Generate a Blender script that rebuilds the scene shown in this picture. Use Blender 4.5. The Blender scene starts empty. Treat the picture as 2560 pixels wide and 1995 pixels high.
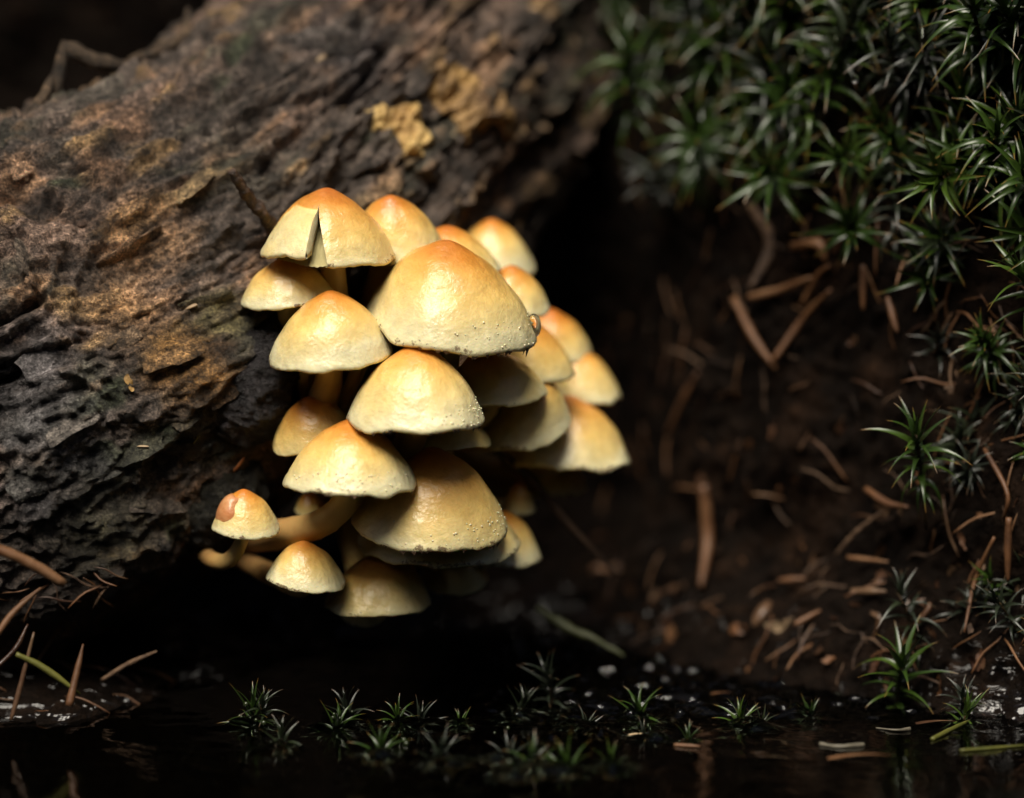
import bpy, bmesh, math, random
import numpy as np
from mathutils import Vector, Matrix, Quaternion
from mathutils.bvhtree import BVHTree

S = 0.01                      # all helper coordinates are centimetres
scn = bpy.context.scene
col = scn.collection
random.seed(7); rng = np.random.default_rng(7)

# ------------------------------------------------------------------ camera
PITCH = math.radians(6.0)
FPX = 100.0/36.0*2560.0
CAM = np.array([0.0, -60.66, 13.2])
RIGHT = np.array([1.0, 0, 0]); FWD = np.array([0, math.cos(PITCH), -math.sin(PITCH)])
UP = np.array([0, math.sin(PITCH), math.cos(PITCH)])
cd = bpy.data.cameras.new('camera'); cam = bpy.data.objects.new('camera', cd); col.objects.link(cam)
cam.location = CAM*S; cam.rotation_euler = (math.pi/2-PITCH, 0, 0)
cd.lens = 100; cd.sensor_width = 36; cd.sensor_fit = 'HORIZONTAL'
cd.clip_start = 0.01; cd.clip_end = 1000
cd.dof.use_dof = True; cd.dof.focus_distance = 0.603; cd.dof.aperture_fstop = 4.5; cd.dof.aperture_blades = 7
scn.camera = cam

# ------------------------------------------------------------------ world and sun
TOSUN = Vector((-0.15, -0.50, 0.85)).normalized()
w = bpy.data.worlds.new('World'); scn.world = w; w.use_nodes = True
nt = w.node_tree; bg = nt.nodes['Background']
sky = nt.nodes.new('ShaderNodeTexSky'); sky.sky_type = 'NISHITA'; sky.sun_disc = False
sky.sun_elevation = math.asin(TOSUN.z); sky.sun_rotation = math.atan2(TOSUN.x, TOSUN.y)
sky.air_density = 0.7; sky.dust_density = 4.0; sky.ozone_density = 0.6
nt.links.new(sky.outputs[0], bg.inputs[0]); bg.inputs[1].default_value = 0.05
sd = bpy.data.lights.new('sun', 'SUN'); sd.energy = 5.0; sd.angle = math.radians(40); sd.color = (1.0, 0.93, 0.80)
sun = bpy.data.objects.new('sun', sd); col.objects.link(sun); sun.rotation_euler = TOSUN.to_track_quat('Z', 'Y').to_euler()
sun.location = TOSUN*3
scn.view_settings.view_transform = 'Standard'; scn.view_settings.look = 'None'
scn.view_settings.exposure = 0.02; scn.view_settings.gamma = 1
scn.cycles.use_denoising = True
scn.cycles.max_bounces = 5; scn.cycles.transmission_bounces = 4; scn.cycles.diffuse_bounces = 2; scn.cycles.glossy_bounces = 2
scn.cycles.use_adaptive_sampling = True; scn.cycles.adaptive_threshold = 0.02
scn.cycles.caustics_reflective = False; scn.cycles.caustics_refractive = False
scn.cycles.sample_clamp_indirect = 4.0

# ------------------------------------------------------------------ helpers
def W(px, py, y):
    """photo pixel -> point (cm) on the vertical plane at depth y"""
    d = RIGHT*(px-1280)/FPX + UP*(997.5-py)/FPX + FWD
    return CAM + d*((y-CAM[1])/d[1])
def ray(px, py):
    d = RIGHT*(px-1280)/FPX + UP*(997.5-py)/FPX + FWD
    return d/np.linalg.norm(d)
def pxcm(y): return (y-CAM[1])/FPX

_perm = np.random.default_rng(3).permutation(512).astype(np.int64)
_g = np.random.default_rng(4).normal(size=(512, 3)); _g /= np.linalg.norm(_g, axis=1)[:, None]
def pn(p):
    """gradient noise, p (N,3) -> about -0.7..0.7"""
    p = np.asarray(p, float); i = np.floor(p).astype(np.int64); f = p-i
    u = f*f*f*(f*(f*6-15)+10); out = 0
    for a in (0, 1):
        for b in (0, 1):
            for c in (0, 1):
                h = _perm[(_perm[(_perm[(i[:, 0]+a) & 511]+i[:, 1]+b) & 511]+i[:, 2]+c) & 511]
                gd = _g[h]; dot = gd[:, 0]*(f[:, 0]-a)+gd[:, 1]*(f[:, 1]-b)+gd[:, 2]*(f[:, 2]-c)
                out = out + dot*(u[:, 0] if a else 1-u[:, 0])*(u[:, 1] if b else 1-u[:, 1])*(u[:, 2] if c else 1-u[:, 2])
    return out
def fbm(p, o=4, g=0.5):
    r = 0; a = 1.0; p = np.asarray(p, float)
    for k in range(o): r = r + a*pn(p+k*17.3); p = p*2.03; a *= g
    return r
def sstep(a, b, x):
    t = np.clip((x-a)/(b-a), 0, 1); return t*t*(3-2*t)

def raw_mesh(name, v, faces, attrs=None, smooth=True, mat=None, cols=None):
    me = bpy.data.meshes.new(name)
    v = np.asarray(v, float)
    if isinstance(faces, np.ndarray):
        n, k = faces.shape
        me.vertices.add(len(v)); me.vertices.foreach_set('co', (v*S).astype(np.float32).ravel())
        me.loops.add(n*k); me.polygons.add(n)
        me.loops.foreach_set('vertex_index', faces.astype(np.int32).ravel())
        me.polygons.foreach_set('loop_start', np.arange(0, n*k, k, dtype=np.int32))
        me.polygons.foreach_set('loop_total', np.full(n, k, dtype=np.int32))
        me.update(calc_edges=True)
    else:
        me.from_pydata([tuple(x) for x in v*S], [], faces); me.update()
    if smooth: me.polygons.foreach_set('use_smooth', np.ones(len(me.polygons), dtype=bool))
    for k, a in (attrs or {}).items():
        at = me.attributes.new(k, 'FLOAT', 'POINT'); at.data.foreach_set('value', np.asarray(a, np.float32))
    if cols is not None:
        at = me.attributes.new('pig', 'FLOAT_COLOR', 'POINT')
        c4 = np.ones((len(v), 4), np.float32); c4[:, :3] = cols; at.data.foreach_set('color', c4.ravel())
    if mat: me.materials.append(mat)
    return me
def link(name, me, parent=None, loc=(0, 0, 0)):
    o = bpy.data.objects.new(name, me); col.objects.link(o)
    o.location = np.asarray(loc, float)*S
    if parent: o.parent = parent
    return o
def tag(o, label=None, cat=None, group=None, kind=None):
    if label: o['label'] = label
    if cat: o['category'] = cat
    if group: o['group'] = group
    if kind: o['kind'] = kind
    return o
def thing(name, loc, label, cat, group=None):
    return tag(link(name, None, None, loc), label, cat, group)
def grid_faces(n, m, wrap=False):
    """n rows, m columns"""
    i = np.arange(n-1)[:, None]; j = np.arange(m if wrap else m-1)[None, :]
    a = i*m+j; b = i*m+(j+1) % m; c = (i+1)*m+(j+1) % m; d = (i+1)*m+j
    return np.stack([a+0*j, b+0*i, c+0*i, d+0*j], -1).reshape(-1, 4)
def frame_of(t):
    t = np.asarray(t, float); t = t/np.linalg.norm(t)
    r = np.array([0, 0, 1.0]) if abs(t[2]) < .9 else np.array([1.0, 0, 0])
    a = np.cross(r, t); a /= np.linalg.norm(a); return t, a, np.cross(t, a)
def tube(pts, rad, seg=10, caps=True, wob=0.0, seed=0):
    pts = np.asarray(pts, float); n = len(pts); rad = np.broadcast_to(rad, (n,)).astype(float)
    tan = np.gradient(pts, axis=0); tan /= np.linalg.norm(tan, axis=1)[:, None]
    _, a, b = frame_of(tan[0]); V = []
    for k in range(n):
        t = tan[k]; a = a-t*np.dot(a, t); a /= np.linalg.norm(a); b = np.cross(t, a)
        th = np.linspace(0, 2*math.pi, seg, endpoint=False)
        V.append(pts[k]+(np.cos(th)[:, None]*a+np.sin(th)[:, None]*b)*rad[k])
    V = np.concatenate(V)
    if wob:
        q = V*1.0
        V = V+(V-np.repeat(pts, seg, 0))*(wob*fbm(V*3+seed*7.7, 3))[:, None]
    F = grid_faces(n, seg, True); F = [tuple(x) for x in F]
    if caps: F.append(tuple(range(seg))[::-1]); F.append(tuple(range((n-1)*seg, n*seg)))
    return V, F
def bez(p0, p1, p2, p3, n):
    t = np.linspace(0, 1, n)[:, None]
    return (1-t)**3*p0+3*(1-t)**2*t*p1+3*(1-t)*t*t*p2+t**3*p3
def crom(P, n):
    """smooth curve through the points P"""
    P = np.asarray(P, float)
    if len(P) == 2: return P[0]+(P[1]-P[0])*np.linspace(0, 1, n)[:, None]
    Q = np.vstack([2*P[0]-P[1], P, 2*P[-1]-P[-2]]); out = []
    for u in np.linspace(0, len(P)-1-1e-6, n):
        k = int(u); t = u-k; a, b, c, d = Q[k:k+4]
        out.append(.5*((2*b)+(c-a)*t+(2*a-5*b+4*c-d)*t*t+(-a+3*b-3*c+d)*t**3))
    return np.array(out)

# ------------------------------------------------------------------ materials
class NT:
    def __init__(s, name):
        s.m = bpy.data.materials.new(name); s.m.use_nodes = True; s.t = s.m.node_tree
        s.p = s.t.nodes['Principled BSDF']
    def n(s, ty, **kw):
        x = s.t.nodes.new('ShaderNode'+ty)
        for k, v in kw.items(): setattr(x, k, v)
        return x
    def l(s, a, b): s.t.links.new(a, b)
    def val(s, sock, v):
        if hasattr(v, 'is_output'): s.l(v, sock)
        else: sock.default_value = v
    def noise(s, vec, scale, detail=4, rough=.55, dist=0):
        x = s.n('TexNoise'); s.l(vec, x.inputs['Vector']); x.inputs['Scale'].default_value = scale
        x.inputs['Detail'].default_value = detail; x.inputs['Roughness'].default_value = rough; x.inputs['Distortion'].default_value = dist
        return x.outputs['Fac']
    def ramp(s, fac, stops, interp='LINEAR'):
        x = s.n('ValToRGB'); s.l(fac, x.inputs[0]); e = x.color_ramp.elements; x.color_ramp.interpolation = interp
        while len(e) < len(stops): e.new(.5)
        for k, (p, c) in enumerate(stops):
            e[k].position = p; e[k].color = (c, c, c, 1) if not hasattr(c, '__len__') else (*c, 1)
        return x.outputs[0]
    def mix(s, f, a, b, mode='MIX'):
        x = s.n('Mix', data_type='RGBA', blend_type=mode)
        s.val(x.inputs[0], f)
        for i, c in ((6, a), (7, b)):
            if hasattr(c, 'is_output'): s.l(c, x.inputs[i])
            else: x.inputs[i].default_value = (*c, 1)
        return x.outputs[2]
    def math(s, op, a, b=0.0):
        x = s.n('Math', operation=op); s.val(x.inputs[0], a); s.val(x.inputs[1], b); return x.outputs[0]
    def attr(s, name, out='Fac'):
        x = s.n('Attribute', attribute_name=name); return x.outputs[out]
    def bump(s, h, strength, dist, prev=None):
        x = s.n('Bump'); s.l(h, x.inputs['Height']); x.inputs['Strength'].default_value = strength; x.inputs['Distance'].default_value = dist
        if prev is not None: s.l(prev, x.inputs['Normal'])
        return x.outputs[0]
    def obj(s): return s.n('TexCoord').outputs['Object']
    def geo(s): return s.n('NewGeometry').outputs['Position']
    def rnd(s): return s.n('ObjectInfo').outputs['Random']
    def set(s, **kw):
        for k, v in kw.items(): s.val(s.p.inputs[k.replace('_', ' ')], v)

def mat_cap():
    s = NT('mushroom_cap'); g = s.geo(); r = s.attr('capr')
    n1 = s.noise(g, 70, 4); n2 = s.noise(g, 330, 5, .6); n3 = s.noise(g, 1500, 3, .6)
    rr = s.math('ADD', r, s.math('MULTIPLY', s.math('SUBTRACT', n1, .5), .34))
    rr = s.math('ADD', rr, s.math('MULTIPLY', s.math('SUBTRACT', s.rnd(), .5), .16))
    base = s.ramp(rr, [(0, (.50, .145, .020)), (.30, (.62, .24, .035)), (.54, (.74, .40, .090)), (.74, (.80, .55, .175)), (.89, (.78, .62, .27)), (1, (.78, .71, .43))])
    mott = s.ramp(n2, [(.3, .86), (.7, 1.08)]); base = s.mix(1.0, base, mott, 'MULTIPLY')
    # brown specks of veil and dirt, thick at the margin
    vor = s.noise(g, 900, 4, .7)
    pat = s.ramp(s.noise(g, 95, 2), [(.42, 0.0), (.62, 1.0)])
    sp = s.math('ADD', vor, s.math('MULTIPLY', s.ramp(r, [(.90, 0.0), (.975, .06), (.992, .24), (1, .30)]), pat))
    sp = s.ramp(sp, [(.715, 0.0), (.78, 1.0)])
    base = s.mix(s.math('MULTIPLY', sp, .8), base, (.10, .045, .022))
    s.set(Base_Color=base, Subsurface_Weight=.22, Subsurface_Scale=.0022, Roughness=s.ramp(n2, [(.3, .26), (.75, .50)]), Specular_IOR_Level=.45,
          Coat_Weight=.45, Coat_Roughness=.17)
    s.p.inputs['Subsurface Radius'].default_value = (1.0, .55, .22)
    st = s.n('TexNoise'); st.inputs['Scale'].default_value = 620; st.inputs['Detail'].default_value = 5; s.l(g, st.inputs['Vector'])
    b = s.bump(st.outputs['Fac'], .45, .0005); b = s.bump(n1, .35, .0012, b); b = s.bump(n3, .5, .00022, b)
    s.l(b, s.p.inputs['Normal']); s.l(b, s.p.inputs['Coat Normal'])
    return s.m
def mat_flesh():
    s = NT('mushroom_flesh'); g = s.geo(); n = s.noise(g, 260, 5, .65)
    base = s.ramp(n, [(.25, (.60, .46, .20)), (.5, (.74, .63, .36)), (.8, (.78, .70, .46))])
    sp = s.ramp(s.noise(g, 520, 4, .7), [(.70, 0.0), (.77, 1.0)]); base = s.mix(s.math('MULTIPLY', sp, .7), base, (.13, .06, .03))
    s.set(Base_Color=base, Roughness=.5, Subsurface_Weight=.2, Subsurface_Scale=.002)
    s.l(s.bump(n, .5, .0006), s.p.inputs['Normal']); return s.m
def mat_stem():
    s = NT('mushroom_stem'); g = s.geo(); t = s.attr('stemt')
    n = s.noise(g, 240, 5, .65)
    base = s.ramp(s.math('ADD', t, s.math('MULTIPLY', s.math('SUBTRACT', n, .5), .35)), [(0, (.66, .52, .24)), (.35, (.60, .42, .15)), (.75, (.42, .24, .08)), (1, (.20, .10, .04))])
    s.set(Base_Color=base, Roughness=.5, Subsurface_Weight=.15, Subsurface_Scale=.0015)
    s.l(s.bump(n, .5, .0005), s.p.inputs['Normal']); return s.m
def mat_gills():
    s = NT('mushroom_gills'); g = s.geo(); n = s.noise(g, 200, 3)
    s.set(Base_Color=s.ramp(n, [(.3, (.30, .25, .10)), (.7, (.42, .36, .16))]), Roughness=.7); return s.m
def mat_wood(name='rotten_wood', gloss=.5):
    s = NT(name); g = s.geo(); c = s.attr('pig', 'Color')
    n1 = s.noise(g, 150, 8, .66); n2 = s.noise(g, 700, 6, .7); n3 = s.noise(g, 40, 5, .6)
    base = s.mix(1.0, c, s.ramp(n1, [(.36, .35), (.5, 1.0), (.64, 1.9)]), 'MULTIPLY')
    base = s.mix(1.0, base, s.ramp(n2, [(.36, .40), (.5, 1.0), (.64, 2.0)]), 'MULTIPLY')
    n4 = s.noise(g, 1900, 4, .7); base = s.mix(1.0, base, s.ramp(n4, [(.36, .45), (.5, 1.0), (.64, 1.8)]), 'MULTIPLY')
    wt = s.attr('wet'); s.set(Base_Color=base, Roughness=s.math('SUBTRACT', s.ramp(n3, [(.35, gloss-.08), (.65, gloss+.22)]), s.math('MULTIPLY', wt, .26)), Specular_IOR_Level=.5)
    b = s.bump(n1, 1.0, .0080); b = s.bump(n2, 1.0, .0035, b); b = s.bump(n4, .8, .0009, b); s.l(b, s.p.inputs['Normal']); return s.m
def mat_soil():
    s = NT('wet_soil'); g = s.geo(); c = s.attr('pig', 'Color')
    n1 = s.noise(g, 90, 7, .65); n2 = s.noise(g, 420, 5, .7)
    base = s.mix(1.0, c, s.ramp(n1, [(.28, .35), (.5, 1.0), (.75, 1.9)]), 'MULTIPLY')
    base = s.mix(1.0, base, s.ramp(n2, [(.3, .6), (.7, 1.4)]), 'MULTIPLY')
    sx = s.n('SeparateXYZ'); s.l(g, sx.inputs[0]); dry = s.ramp(s.math('ADD', s.math('MULTIPLY', sx.outputs[2], 26), s.math('MULTIPLY', n1, .5)), [(.28, 0.0), (.62, 1.0)])
    s.set(Base_Color=base, Roughness=.8, Specular_IOR_Level=.08, Coat_Weight=s.math('MULTIPLY', s.math('MULTIPLY', s.math('SUBTRACT', 1.0, dry), s.math('GREATER_THAN', sx.outputs[2], 0.0)), s.ramp(s.noise(g, 28, 2), [(.42, 0.0), (.52, 1.0)])), Coat_Roughness=.03)
    mpc = s.n('Mapping'); s.l(g, mpc.inputs[0]); mpc.inputs['Scale'].default_value = (.4, 1, 1.5)
    cb = s.bump(s.noise(mpc.outputs[0], 110, 2, .5, .8), 1.0, .010); s.l(cb, s.p.inputs['Coat Normal'])
    b = s.bump(n1, 1.0, .006); b = s.bump(n2, .9, .0018, b); s.l(b, s.p.inputs['Normal']); return s.m
def mat_moss(name, cols, tip, rough=.32):
    s = NT(name); t = s.attr('leaft'); g = s.geo()
    c = s.ramp(s.rnd(), [(0, cols[0]), (.5, cols[1]), (1, cols[2])])
    c = s.mix(s.ramp(t, [(.80, 0.0), (1, 1.0)]), c, tip)
    s.set(Base_Color=c, Roughness=rough, Specular_IOR_Level=.6, Subsurface_Weight=0.0)
    return s.m
def mat_simple(name, stops, scale=120, rough=.5, spec=.4, bump=.0006, coat=0):
    s = NT(name); g = s.geo(); n = s.noise(g, scale, 6, .65)
    v = s.math('ADD', n, s.math('MULTIPLY', s.math('SUBTRACT', s.rnd(), .5), .35))
    s.set(Base_Color=s.ramp(v, stops), Roughness=rough, Specular_IOR_Level=spec, Coat_Weight=coat)
    s.l(s.bump(n, .7, bump), s.p.inputs['Normal']); return s.m
def mat_water():
    s = NT('stream_water'); g = s.geo()
    mp = s.n('Mapping'); s.l(g, mp.inputs[0]); mp.inputs['Scale'].default_value = (1, 1.6, 1)
    n1 = s.noise(mp.outputs[0], 55, 3, .5, .4)
    s.set(Base_Color=(.55, .62, .5, 1), Roughness=.02, IOR=1.33, Transmission_Weight=1.0)
    s.l(s.bump(n1, .10, .004), s.p.inputs['Normal']); return s.m
def mat_dew():
    s = NT('dew'); s.set(Base_Color=(.74, .66, .42, 1), Roughness=.04, Specular_IOR_Level=.6, Coat_Weight=.6, Coat_Roughness=.02, Subsurface_Weight=.3, Subsurface_Scale=.001); return s.m
def mat_bead():
    s = NT('wet_bead'); s.set(Base_Color=(.022, .03, .012, 1), Roughness=.04, Specular_IOR_Level=.6); return s.m
def mat_drop():
    s = NT('water_drop'); s.set(Base_Color=(1, 1, 1, 1), Roughness=0.0, IOR=1.33, Transmission_Weight=1.0); return s.m

M = dict(cap=mat_cap(), flesh=mat_flesh(), stem=mat_stem(), gills=mat_gills(), wood=mat_wood(), wetwood=mat_wood('wet_black_wood', .30), soil=mat_soil(),
    moss=mat_moss('moss_green', [(.017, .036, .006), (.026, .052, .007), (.046, .082, .009)], (.18, .085, .02)),
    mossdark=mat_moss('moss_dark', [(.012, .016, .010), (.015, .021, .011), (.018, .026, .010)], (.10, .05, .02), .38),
    mossstem=mat_simple('moss_stem', [(.3, (.035, .022, .010)), (.7, (.07, .04, .015))], 300, .5),
    needle=mat_simple('dry_needle', [(.2, (.06, .026, .012)), (.5, (.13, .058, .024)), (.8, (.22, .12, .06))], 160, .5),
    needlegreen=mat_simple('green_stalk', [(.2, (.07, .075, .014)), (.8, (.17, .16, .035))], 160, .45),
    greystick=mat_simple('grey_stick', [(.3, (.06, .052, .036)), (.7, (.17, .15, .11))], 260, .45),
    dimgreen=mat_simple('dim_green', [(.25, (.012, .018, .006)), (.7, (.05, .055, .02))], 150, .5),
    twig=mat_simple('dark_twig', [(.3, (.026, .015, .010)), (.5, (.085, .048, .028)), (.7, (.20, .12, .07))], 420, .55, bump=.002),
    leaf=mat_simple('dead_leaf', [(.25, (.025, .011, .007)), (.5, (.06, .028, .015)), (.8, (.15, .09, .05))], 130, .33),
    crust=mat_simple('yellow_crust', [(.3, (.10, .055, .025)), (.5, (.34, .20, .065)), (.75, (.58, .40, .15))], 110, .6, bump=.003),
    pale=mat_simple('pale_chip', [(.3, (.22, .14, .08)), (.7, (.48, .36, .22))], 200, .5),
    brownscale=mat_simple('brown_scale', [(.25, (.36, .11, .035)), (.5, (.52, .20, .07)), (.8, (.62, .33, .15))], 320, .35, coat=.4),
    water=mat_water(), drop=mat_drop(), dew=mat_dew(), bead=mat_bead())

# ------------------------------------------------------------------ ground: stream bed, cut bank, forest floor, one sheet
def bank_y(x):
    return np.interp(x, [-20000, -60, -30, -15, -6, 0, 2.5, 4, 6, 9, 12, 20, 60, 20000],
                     [40, 36, 32, 28, 24, 19, 14, 9.5, 6.2, 2.4, -.2, -4, -8, -8])
def shore_y(x):
    return np.interp(x, [-20000, -40, -13, -9.5, -7, -4, 0, 2, 4, 6, 9, 12, 20, 60, 20000],
                     [-6, -6, -3.0, -1.0, 3, 8, 9, 7.5, 5.2, 3.0, .2, -2.0, -6, -10, -10])
xs = np.concatenate([-np.geomspace(20000, 27, 40), np.arange(-26, -15.5, .15), np.arange(-15.5, 15.6, .085), np.arange(15.7, 24, .12), np.geomspace(24.5, 20000, 40)])
prof = []   # (kind, value) rows from the far side of the stream to the horizon behind
rows_bed = np.concatenate([-np.geomspace(20000, 160, 22), np.linspace(-150, -16, 16), np.linspace(-15, -.3, 60)])
zface = np.concatenate([np.linspace(0, 3, 48), np.linspace(3.08, 24, 190)])
rows_top = np.concatenate([np.linspace(.3, 8, 24), np.geomspace(9, 20000, 40)])
bx = bank_y(xs); sx = shore_y(xs)
P = []
for r in rows_bed:                     # relative to the shoreline
    if r > -15: z = -2.6*(1-np.exp(r/3.0))
    elif r > -150: z = -2.6
    else: z = min(700.0, (-r-150)*.7)-2.6  # unseen slope behind the camera, raised high to block low sky light
    P.append(np.stack([xs, sx+r, np.full_like(xs, z)], 1))
for z in zface:
    fy = np.interp(z, [0, 3, 6, 10, 14, 18, 21, 24], [0, .9, 1.4, 1.9, 2.2, 1.9, 1.7, 2.6])-.9  # face leans out above the view, shaped to shade the bank below
    t = min(1, z/3.0)
    y = sx+(bx-sx)*t if z < 3 else bx+fy
    P.append(np.stack([xs, y, np.full_like(xs, z)], 1))
for r in rows_top:
    P.append(np.stack([xs, bx+1.7+r, np.full_like(xs, 24+min(400., 3*(1-math.exp(-r/4))+.12*r))], 1))
P = np.concatenate(P); nr = len(rows_bed)+len(zface)+len(rows_top)
near = np.exp(-np.maximum(0, np.abs(P[:, 0])-28)/30)*np.exp(-np.maximum(0, -P[:, 1]-40)/40)
on_bank = sstep(-.6, 1.0, P[:, 2])
d = .9*fbm(P*.16, 3)+.55*fbm(P*.55+9, 4)
lum = np.abs(pn(P*1.6+31))
d2 = .28*fbm(P*2.2+4, 4)+.22*(1-np.minimum(1, lum*3))
P[:, 1] -= near*on_bank*(d*1.2+d2)
P[:, 2] += near*(np.where(P[:, 2] > .1, .5, .35)*d*sstep(-2.5, .5, P[:, 2])+.25*d2)
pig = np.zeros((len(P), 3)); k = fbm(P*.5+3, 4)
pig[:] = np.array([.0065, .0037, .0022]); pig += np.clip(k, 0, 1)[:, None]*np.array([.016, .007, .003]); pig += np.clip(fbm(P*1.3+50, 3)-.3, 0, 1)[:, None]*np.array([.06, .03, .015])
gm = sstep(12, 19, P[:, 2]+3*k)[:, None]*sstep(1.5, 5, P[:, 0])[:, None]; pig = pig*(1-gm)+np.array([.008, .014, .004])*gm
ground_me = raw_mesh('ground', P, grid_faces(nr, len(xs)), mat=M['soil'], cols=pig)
tag(link('ground', ground_me), kind='structure')
GF = grid_faces(nr, len(xs))
sel = (np.abs(P[GF[:, 0], 0]) < 23.5) & (P[GF[:, 0], 1] > -16) & (P[GF[:, 0], 2] < 28)
ground_bvh = BVHTree.FromPolygons(P.tolist(), GF[sel].tolist())

def on_water(px, py, off=.03):
    d = ray(px, py); return CAM+d*((off-CAM[2])/d[2])
WMOSS = [(610, 1815), (830, 1820), (860, 1790), (1000, 1815), (1075, 1815), (1150, 1820), (1290, 1790), (1340, 1925), (1290, 1940), (1405, 1930), (1240, 1905), (1545, 1930), (1440, 1815), (1585, 1795), (1640, 1850), (1860, 1815), (1905, 1825), (700, 1875), (950, 1895), (1120, 1915), (1500, 1840), (1380, 1850), (1700, 1800), (1990, 1790)]
# water
wx = np.concatenate([-np.geomspace(20000, 16, 24), np.linspace(-15.5, 15.5, 440), np.geomspace(16, 20000, 24)])
wy = np.concatenate([-np.geomspace(220, 9.5, 18), np.linspace(-9, 9, 500), np.geomspace(9.5, 45, 14)])
gx, gy = np.meshgrid(wx, wy); WP = np.stack([gx.ravel(), gy.ravel(), 0*gx.ravel()], 1)
wn = np.exp(-np.maximum(0, np.abs(WP[:, 0])-14)/5)
rip = sstep(-2.6, .6, WP[:, 1])*sstep(-3.5, 1.5, WP[:, 0])
WP[:, 2] = wn*(.012*fbm(WP*np.array([.5, 1.2, 1]), 3)+.25*rip*fbm(WP*np.array([1.0, 2.6, 1])+5, 3)+.10*rip*sstep(-.2,.2,pn(WP*.4))*pn(WP*np.array([2.0, 5.0, 1])+15))
for (px, py) in WMOSS:
    q = on_water(px, py, 0); dd = np.hypot(WP[:, 0]-q[0], (WP[:, 1]-q[1])); WP[:, 2] += .20*np.exp(-(dd/.33)**2)*(1+.6*pn(WP*3))
tag(link('water', raw_mesh('water', WP, grid_faces(len(wy), len(wx)), mat=M['water'])), kind='structure')

# ------------------------------------------------------------------ the log
LC = [(-700, 1290, 3.2, 640), (-300, 1120, 4.0, 660), (120, 935, 5.0, 660), (500, 725, 6.2, 600), (830, 430, 9.2, 500), (1070, 130, 13.5, 440), (1270, -260, 18.5, 420), (1480, -700, 24, 400)]
ctr = crom([W(a, b, y) for a, b, y, r in LC], 760)
lrad = np.interp(np.linspace(0, len(LC)-1, 760), range(len(LC)), [r*pxcm(y) for a, b, y, r in LC])
NA = 560
tan = np.gradient(ctr, axis=0); tan /= np.linalg.norm(tan, axis=1)[:, None]
alen = np.concatenate([[0], np.cumsum(np.linalg.norm(np.diff(ctr, axis=0), axis=1))])
a = np.array([0, -1.0, 0]); LV = []; LN = []
th = np.linspace(0, 2*math.pi, NA, endpoint=False)
for k in range(len(ctr)):
    t = tan[k]; a = a-t*np.dot(a, t); a /= np.linalg.norm(a); b = np.cross(t, a)
    nn = np.cos(th)[:, None]*a+np.sin(th)[:, None]*b; LN.append(nn); LV.append(ctr[k]+nn*lrad[k])
LV = np.concatenate(LV); LN = np.concatenate(LN)
A_ = np.repeat(alen, NA); TH = np.tile(th, len(ctr)); RR = np.repeat(lrad, NA)
G = np.stack([A_*.42, np.cos(TH)*5.2, np.sin(TH)*5.2], 1)       # grain space, stretched along the log
warp = .5*np.stack([pn(G*.5+3), pn(G*.5+13), pn(G*.5+23)], 1)
v1 = fbm(G*.42+warp, 5, .5)
tt = v1*5.0; fr = tt-np.floor(tt); terr = (np.floor(tt)+sstep(.72, 1, fr))/5.0
v2 = fbm(G*1.15+60+warp, 4, .5); t2 = v2*3.2; f2 = t2-np.floor(t2); terr2 = (np.floor(t2)+sstep(.78, 1, f2))/3.2
crack = np.exp(-(pn(G*np.array([.35, 1, 1])*.8+90+warp)/.035)**2)*sstep(-.05, .25, pn(G*.4+44))
crack2 = np.exp(-(pn(G*1.3+190+warp)/.05)**2)*sstep(.0, .3, pn(G*.5+144))
fine = fbm(G*4.2, 4, .6)
pit = sstep(.34, .5, pn(G*np.array([1, .8, .8])*.9+300))
v4 = fbm(G*2.6+260+warp, 4, .55); t4 = v4*2.6; f4 = t4-np.floor(t4); terr3 = (np.floor(t4)+sstep(.75, 1, f4))/2.6
disp = .16*terr3+.85*fbm(LV*.13+2, 2)+1.05*terr+.34*terr2-.55*crack-.28*crack2+.16*fine-.55*pit
LP = LV+LN*disp[:, None]
k1 = fbm(G*.55+7, 4); k2 = fbm(G*1.5+77, 4); k3 = fbm(G*.8+177, 3)
lp = np.zeros((len(LP), 3)); lp[:] = (.088, .067, .054)
def blend(c, m): 
    global lp
    m = np.clip(m, 0, 1)[:, None]; lp = lp*(1-m)+np.array(c)*m
blend((.165, .110, .082), sstep(-.1, .35, k1))
blend((.070, .066, .046), .8*sstep(.05, .35, k3))
blend((.30, .175, .10), .9*sstep(.10, .36, k2)*sstep(-.25, .2, k1))
blend((.30, .185, .08), .7*sstep(.22, .42, v2))
blend((.24, .15, .085), .7*sstep(.25, .5, v4)*sstep(-.1, .3, k3))
blend((.030, .042, .018), .8*sstep(.22, .45, fbm(G*.9+400, 4)))
blend((.020, .014, .011), .85*np.clip(crack+pit+.6*crack2, 0, 1))
blend((.045, .033, .026), .7*sstep(.30, .62, -v1))
wet = sstep(0, -5, (LP[:, 2]-4.0)); blend((.032, .027, .020), .5*wet)
tmp_bvh = BVHTree.FromPolygons(LP.tolist(), grid_faces(len(ctr), NA, True).tolist())
gn = .5+1.1*fbm(G*1.9+520, 4)
WETP = np.clip(wet*.9, 0, 1)
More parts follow.
